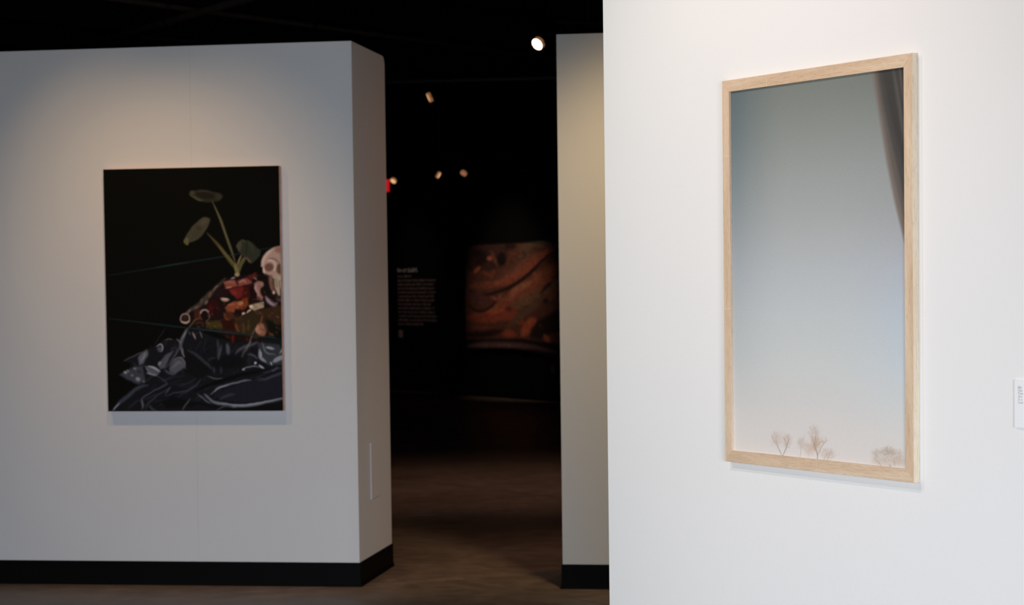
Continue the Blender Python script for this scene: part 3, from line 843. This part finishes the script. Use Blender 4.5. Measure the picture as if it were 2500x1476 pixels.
bar([(-hw, 0.0), (-hw+w, w), (hw-w, w), (hw, 0.0)], M_oak_x, 'bottom_rail')
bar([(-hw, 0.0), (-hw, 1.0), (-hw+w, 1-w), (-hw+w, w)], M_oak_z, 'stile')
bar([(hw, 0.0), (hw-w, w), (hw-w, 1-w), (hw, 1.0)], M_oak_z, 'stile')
bm = bmesh.new(); box(bm, -hw+w-0.004, hw-w+0.004, -0.0100, -0.0015, w-0.004, 1-w+0.004)
obj('backing_board', bm, M_card, root)

HB = [883.4059544, -70.0077953, 9953.8306856, -365.7169178, -3049.5663988, 5246.5709904, -0.50618378, -0.02441028]
nx, nz = 440, 860
a0, a1 = FS0 + w - 0.001, FS1 - w + 0.001
uu, zz = np.meshgrid(np.linspace(a0, a1, nx), np.linspace(FZ0 + w - 0.001, FZ1 - w + 0.001, nz))
X, Y = hom(HB, uu, zz)
P = Sheet(X, Y, (0, 0, 0))
U = (uu - a0) / (a1 - a0); V = (FZ1 - w - zz) / (1 - 2*w)     # V runs down from the top edge
def ramp(t, stops):
    xs = [s[0] for s in stops]
    return np.stack([np.interp(t, xs, [s[1][k] for s in stops]) for k in range(3)], -1)
centre = ramp(V, [(0, (116,124,118)), (.12, (131,139,134)), (.25, (148,156,154)), (.38, (163,169,170)), (.50, (173,180,184)), (.62, (181,188,190)), (.74, (188,192,191)), (.84, (196,194,191)), (.92, (204,197,192)), (1, (212,201,194))])
left = ramp(V, [(0, (84,104,112)), (.12, (96,115,122)), (.25, (116,132,138)), (.38, (137,149,156)), (.50, (154,164,172)), (.62, (166,175,178)), (.74, (176,182,182)), (.84, (190,190,188)), (.92, (203,197,192)), (1, (214,203,194))])
right = ramp(V, [(0, (110,116,112)), (.12, (128,135,131)), (.25, (146,152,152)), (.38, (158,162,166)), (.50, (168,176,188)), (.62, (172,186,200)), (.74, (180,192,200)), (.84, (192,196,196)), (.92, (203,199,194)), (1, (208,198,190))])
wl_ = np.clip(1 - U / 0.36, 0, 1)[..., None] ** 1.7; wr_ = (np.clip((U - 0.6) / 0.4, 0, 1)[..., None]) ** 1.3
P.C = centre * (1 - wl_ - wr_) + left * wl_ + right * wr_
lum = P.C.mean(-1, keepdims=True)
P.C = (lum + (P.C - lum) * 0.68) * (1 + 0.05*np.clip((V - .35)/.4, 0, 1))[..., None]
# dark sloping edge in the upper right corner
P.view(1, 0, 0)
P.poly([(2128,160),(2140,230),(2153,310),(2168,400),(2186,490),(2203,560),(2222,640),(2240,640),(2240,130)], (116,107,100), 4)
P.poly([(2136,160),(2150,250),(2163,320),(2180,410),(2196,480),(2212,550),(2240,600),(2240,130)], (94,88,84), 4)
P.poly([(2143,160),(2160,260),(2180,350),(2198,430),(2214,510),(2240,560),(2240,130)], (72,70,68), 4)
P.poly([(2150,150),(2170,250),(2186,320),(2206,400),(2240,470),(2240,130)], (62,61,60), 5)
P.stroke([(2182,165),(2192,220),(2204,300),(2214,360)], 9, (92,88,84), 4, .7)
P.stroke([(2198,165),(2204,210),(2212,260)], 7, (96,84,80), 3, .7)
# bare trees
P.view(6.944, 1860, 1030)
def twigs(c, rx, ry, n, colr, a):
    for _ in range(n):
        t = rng.uniform(0, 2*math.pi); r = rng.uniform(0, 1) ** .6
        x, y = c[0] + rx*r*math.cos(t), c[1] + ry*r*math.sin(t)
        an = rng.normal(-math.pi/2, .6); L = rng.uniform(25, 70)
        P.stroke([(x, y), (x + L*math.cos(an), y + L*math.sin(an))], 6, tuple(v - 10 for v in colr), .9, a)
def haze(c, rx, ry, colr, a, ang=0): P.ell(c, rx, ry, colr, ang, 6, a)
haze((265,290), 70, 120, (200,180,168), .45, -15); haze((445,330), 60, 100, (196,172,160), .5, 15); haze((340,250), 90, 90, (204,190,178), .3)
twigs((260,260), 80, 120, 26, (186,168,156), .45); twigs((440,310), 60, 110, 24, (182,162,150), .5); twigs((200,380), 60, 60, 8, (190,174,162), .4)
P.stroke([(360,585),(325,500),(285,415),(262,330),(240,230)], 18, (164,150,142), 1, .85, 5); P.stroke([(285,415),(215,300),(190,230)], 7, (176,162,152), .9, .7)
P.stroke([(362,585),(400,500),(435,415),(455,330),(470,270)], 22, (166,150,140), 1, .85, 6); P.stroke([(425,430),(410,330),(385,230)], 9, (182,166,154), .9, .6); P.stroke([(435,430),(490,420)], 7, (180,164,152), .9, .6)
haze((690,360), 70, 90, (200,184,172), .5); twigs((690,340), 60, 100, 22, (188,172,160), .45)
P.stroke([(660,600),(672,520),(680,430),(715,300)], 14, (184,168,158), 1.1, .7, 5); P.stroke([(690,440),(640,330)], 7, (186,170,160), 1, .6); P.stroke([(685,410),(790,520),(800,600)], 8, (190,174,164), 1.1, .5)
haze((830,450), 90, 100, (202,176,160), .5); twigs((830,450), 80, 80, 22, (194,172,156), .45)
haze((900,200), 80, 140, (200,184,172), .5, 10); haze((930,370), 60, 100, (190,158,132), .65); haze((1050,320), 70, 60, (204,188,174), .4)
twigs((890,190), 80, 140, 34, (184,168,156), .5); twigs((1050,330), 90, 70, 22, (190,172,156), .45); twigs((950,370), 60, 90, 20, (180,150,126), .5)
P.stroke([(955,645),(958,570),(945,500),(915,430),(885,330),(850,230)], 22, (150,138,126), 1, .9, 6); P.stroke([(912,420),(915,330),(925,200),(922,80)], 12, (170,154,142), 1, .75, 4)
P.stroke([(960,560),(990,490),(1030,410),(1080,340),(1130,290)], 17, (162,148,138), 1, .85, 5); P.stroke([(895,460),(930,480)], 9, (192,150,138), 1, .6)
haze((1130,540), 120, 90, (204,186,172), .5); twigs((1130,540), 110, 80, 28, (188,170,156), .45)
P.stroke([(1065,660),(1080,600),(1110,560),(1095,460)], 12, (180,162,148), 1, .75, 5); P.stroke([(1125,655),(1140,590),(1170,530),(1205,450)], 13, (178,160,148), 1, .75, 5); P.stroke([(1140,610),(1200,600),(1270,560)], 8, (186,168,154), 1, .6)
haze((1950,540), 70, 80, (196,182,168), .55); haze((2140,500), 130, 70, (188,170,156), .6); haze((2280,540), 120, 70, (198,182,168), .5); haze((2140,660), 260, 90, (200,182,168), .55); haze((2360,660), 80, 80, (196,178,164), .5)
twigs((1950,540), 60, 90, 22, (176,162,148), .5); twigs((2140,510), 130, 70, 44, (172,156,142), .5); twigs((2300,560), 100, 80, 30, (184,166,152), .5); twigs((2150,660), 230, 60, 40, (184,166,152), .45)
P.stroke([(2040,745),(2000,690),(1950,640),(1915,600)], 22, (180,160,146), 1.4, .7, 8); P.stroke([(2260,745),(2265,690),(2240,620)], 16, (172,154,142), 1.3, .75, 6); P.stroke([(2200,760),(2180,720)], 24, (170,150,138), 1.6, .7)
P.stroke([(2080,560),(2140,530),(2230,530)], 12, (170,152,140), 1.4, .6)
P.C += rng.normal(0, 1.6, P.C.shape[:2])[..., None]
alb = lin(np.clip(P.C, 0, 255)) * 1.08
M_print = print_material('photo_print', 0.32, 0.25, 0.02, 600)
pos = np.stack([uu - cx, np.full_like(uu, -0.0112), zz - FZ0], -1)
paint_mesh('photo_print', pos, np.clip(alb, 0.01, 0.95), M_print, root)

# ------------------------------------------------------------------ wall label at the right edge
LX0, LX1, LZ0, LZ1 = -3.498, -3.345, 1.202, 1.3075
root = empty('wall_label', WB((LX0+LX1)/2, 0, LZ0), YB, 'small white caption card with grey print right of the oak frame', 'label card')
lw, lh = (LX1-LX0)/2, LZ1-LZ0
bm = bmesh.new(); box(bm, -lw, lw, -0.0045, -0.0002, 0, lh); bevel(bm, 0.0005, 1); obj('card', bm, M_card, root)
def text_mesh(body, size, x, y, z, m, parent, name, bold=0.0):
    c = bpy.data.curves.new(name, 'FONT'); c.body = body; c.size = size; c.offset = bold
    c.extrude = 0.00005; c.resolution_u = 2
    t = bpy.data.objects.new(name + '_curve', c); col.objects.link(t)
    dg = bpy.context.evaluated_depsgraph_get()
    me = bpy.data.meshes.new_from_object(t.evaluated_get(dg))
    bpy.data.objects.remove(t)
    me.transform(Matrix.Rotation(math.pi/2, 4, 'X')); me.transform(Matrix.Translation((x, y, z)))
    me.materials.clear(); me.materials.append(m)
    o = bpy.data.objects.new(name, me); col.objects.link(o); o.parent = parent
    o['kind'] = 'stuff'
    return o
for k, (s, bo) in enumerate((('Edu', .00012), ('Ope', 0), ('Fram', 0), ('24 x', 0), ('31 x', 0), ('Cour', 0))):
    text_mesh(s, 0.0078, -lw + 0.0115, -0.0046, lh - 0.0185 - k*0.00665, M_ink, root, 'text_line', bo)

# ------------------------------------------------------------------ far room: wall text
root = empty('wall_text', WF(-0.10, 0, 0.74), YF, 'column of small pale lettering with a heading on the far black wall', 'wall text')
def letters(x0, x1, z, h, m, name):
    """a line of lettering too far off to read: word-grouped strokes of letter height"""
    bm = bmesh.new(); x = x0
    while x < x1:
        for _ in range(random.randint(2, 8)):
            if x >= x1: break
            cw = h * random.uniform(.45, .75); hh = h * random.choice((.7, .7, .7, 1.0, .95))
            t = h * .17
            box(bm, x, x+t, -.001, 0, z, z+hh)
            if random.random() < .7: box(bm, x+t, x+cw, -.001, 0, z+.55*h, z+.55*h+t)
            if random.random() < .6: box(bm, x+t, x+cw, -.001, 0, z, z+t)
            if random.random() < .6: box(bm, x+cw-t, x+cw, -.001, 0, z+t, z+.6*h)
            x += cw + h*.16
        x += h * .38
    o = obj(name, bm, m, root); o['kind'] = 'stuff'
    return o
bx = -0.555
letters(bx, bx + 0.58, 0.935, 0.062, M_letter_hi, 'heading')
letters(bx, bx + 0.40, 0.862, 0.034, M_letter, 'text_line')
ends = [1.07, 1.03, 1.03, 1.09, 1.03, 1.02, .94, 1.02, 1.04, 1.10, 1.10, .70]
for k, e in enumerate(ends):
    letters(bx, bx + e, 0.800 - k*0.0555, 0.036, M_letter, 'text_line')
bm = bmesh.new(); box(bm, bx+.005, bx + .125, -.001, 0, 0.01, 0.115); obj('emblem', bm, M_letter, root)

# small dim cards on the black wall
for (x, z, lab) in ((0.352, 0.405, 'tiny dark caption card low on the black wall under the lettering'),
                    (3.369, 0.417, 'tiny dim caption card on the black wall beneath the red hanging')):
    bm = bmesh.new(); box(bm, -0.05, 0.05, -0.004, 0, -0.055, 0.055); bevel(bm, .001, 1)
    o = obj('caption_card', bm, M_duct if x < 1 else M_pipe); place(o, WF(x, 0, z), YF); tag(o, lab, 'label card')

# ------------------------------------------------------------------ far room: red and brown abstract hanging
HF = [56.4536516, -4.0380606, 1030.4669666, -20.7779815, -175.8994686, 956.041472, -0.02864175, -0.00140799]
TX0, TX1 = 1.285, 3.95
nx, nz = 240, 200
s_, t_ = np.meshgrid(np.linspace(0, 1, nx), np.linspace(0, 1, nz))     # t 0 at the bottom
uu = TX0 + (TX1 - TX0) * s_
zb = 0.600 + 0.045*np.sin(s_*math.pi*1.25) - 0.11*np.clip(s_-.62, 0, 1)*1.6
zt = 2.02 + 0.01*np.sin(s_*9)
zz = zb + (zt - zb) * t_
uu = uu + 0.010*np.sin(t_*9)*np.clip(1 - s_*6, 0, 1)
X, Y = hom(HF, uu, zz)
T = Sheet(X, Y, (46, 27, 21)); T.view(2.838, 930, 380)
T.poly([(590,590),(900,590),(900,650),(870,760),(800,800),(620,800),(600,700)], (31,19,17), 5)
T.stroke([(980,640),(1080,620),(1220,600)], 70, (52,38,30), 5); T.stroke([(980,700),(1040,690)], 60, (50,36,28), 5)
T.stroke([(860,840),(960,800),(1040,720),(1100,680)], 80, (58,36,28), 5)
T.stroke([(740,890),(880,870),(1010,790),(1130,690),(1240,620)], 60, (72,38,28), 4)
T.stroke([(640,900),(720,900),(800,900)], 50, (62,34,26), 4)
T.ell((850,715), 32, 46, (13,9,9), 0, 3); T.ell((700,705), 60, 50, (19,12,12), 0, 4); T.ell((910,625), 40, 26, (20,13,12), 0, 4); T.ell((650,720), 30, 30, (32,18,18), 0, 3)
T.ell((770,710), 22, 16, (82,45,32), 0, 2); T.stroke([(660,810),(700,770)], 26, (88,46,30), 2); T.stroke([(720,800),(780,830),(800,790)], 24, (62,32,24), 3); T.stroke([(780,660),(820,760)], 18, (58,32,26), 3)
T.stroke([(1000,660),(1010,700),(960,720)], 14, (36,26,20), 3); T.stroke([(1060,640),(1120,650)], 16, (38,26,20), 3)
T.stroke([(780,1070),(1000,960),(1100,880),(1240,760)], 130, (70,38,28), 6)
T.stroke([(880,1100),(1000,1010),(1130,950),(1240,860)], 70, (60,42,31), 5)
T.stroke([(915,990),(955,930),(1060,870)], 44, (82,50,37), 4); T.stroke([(1080,820),(1110,870)], 50, (78,44,32), 4)
T.stroke([(640,1120),(760,1110),(900,1090),(1000,1150)], 100, (74,34,24), 5); T.stroke([(760,1080),(860,1070)], 40, (84,44,30), 3)
T.stroke([(900,1180),(1060,1050),(1180,960)], 60, (52,36,27), 5)
T.stroke([(640,1190),(800,1190)], 30, (56,30,24), 4)
T.stroke([(635,935),(740,962),(860,930),(950,890),(1050,810),(1140,720),(1200,670)], 20, (20,12,11), 2.2)
T.stroke([(640,980),(700,985),(735,1040)], 80, (48,28,27), 4); T.stroke([(635,1035),(700,1078),(790,1040),(830,970)], 18, (24,14,14), 2.5)
T.stroke([(780,980),(830,990),(850,960)], 26, (70,38,32), 2.5); T.ell((905,1060), 24, 18, (48,24,20), 0, 3)
T.stroke([(1130,950),(1170,900),(1200,880)], 26, (30,19,19), 3); T.ell((1165,1005), 24, 18, (28,18,18), 0, 3); T.stroke([(1190,1000),(1240,900)], 60, (60,36,28), 5)
T.stroke([(1240,960),(1200,1060),(1100,1150)], 40, (48,30,24), 5)
T.stroke([(1010,1240),(1050,1180),(1080,1130)], 70, (90,44,28), 4); T.stroke([(860,1220),(960,1240)], 50, (78,36,24), 4)
T.poly([(1060,1260),(1060,1200),(1110,1140),(1190,1100),(1260,1060),(1260,1220),(1190,1230),(1120,1270)], (20,14,13), 5)
T.stroke([(1120,1160),(1150,1200)], 16, (36,26,22), 3); T.stroke([(1160,1240),(1195,1290)], 34, (94,48,32), 3)
T.stroke([(610,1238),(740,1235),(870,1210)], 44, (22,13,11), 4)
T.poly([(590,1270),(1000,1268),(1240,1300),(1300,1340),(1300,1500),(590,1500)], (12,9,9), 3)
T.stroke([(612,1318),(720,1306),(840,1306),(1040,1318),(1240,1358)], 42, (44,31,31), 4); T.stroke([(640,1318),(840,1310),(1000,1318)], 18, (54,39,38), 3)
T.poly([(585,590),(612,620),(606,900),(606,1345),(570,1345),(570,590)], (20,13,12), 2.5)
b_ = rng.normal(0, 1, (nz//4+1, nx//4+1)).repeat(4, 0).repeat(4, 1)[:nz, :nx]
T.C *= (1 + 0.06*b_)[..., None]
alb = lin(np.clip(T.C, 0, 255)) * 5.0
M_tap = print_material('woven_cloth', 0.9, 0.05, 0.08, 60, 0.1)
root = empty('wall_hanging', WF((TX0+TX1)/2, 0, 0.60), YF, 'red and brown abstract cloth hanging with a sagging hem on the black wall', 'wall hanging')
sag = -0.03 - 0.025*np.abs(np.sin(s_*14 + t_*1.5))*(1 - t_)**1.2 - 0.012*(1-t_)
pos = np.stack([uu - (TX0+TX1)/2, sag, zz - 0.60], -1)
o = paint_mesh('cloth', pos, np.clip(alb, 0.003, 0.8), M_tap, root)
md = o.modifiers.new('thickness', 'SOLIDIFY'); md.thickness = 0.006; md.offset = -1
bm = bmesh.new(); tube(bm, [(-(TX1-TX0)/2, -0.022, 2.02-0.60), ((TX1-TX0)/2, -0.022, 2.02-0.60)], 0.012, 10)
obj('hanging_rod', bm, M_blackmetal, root, True)
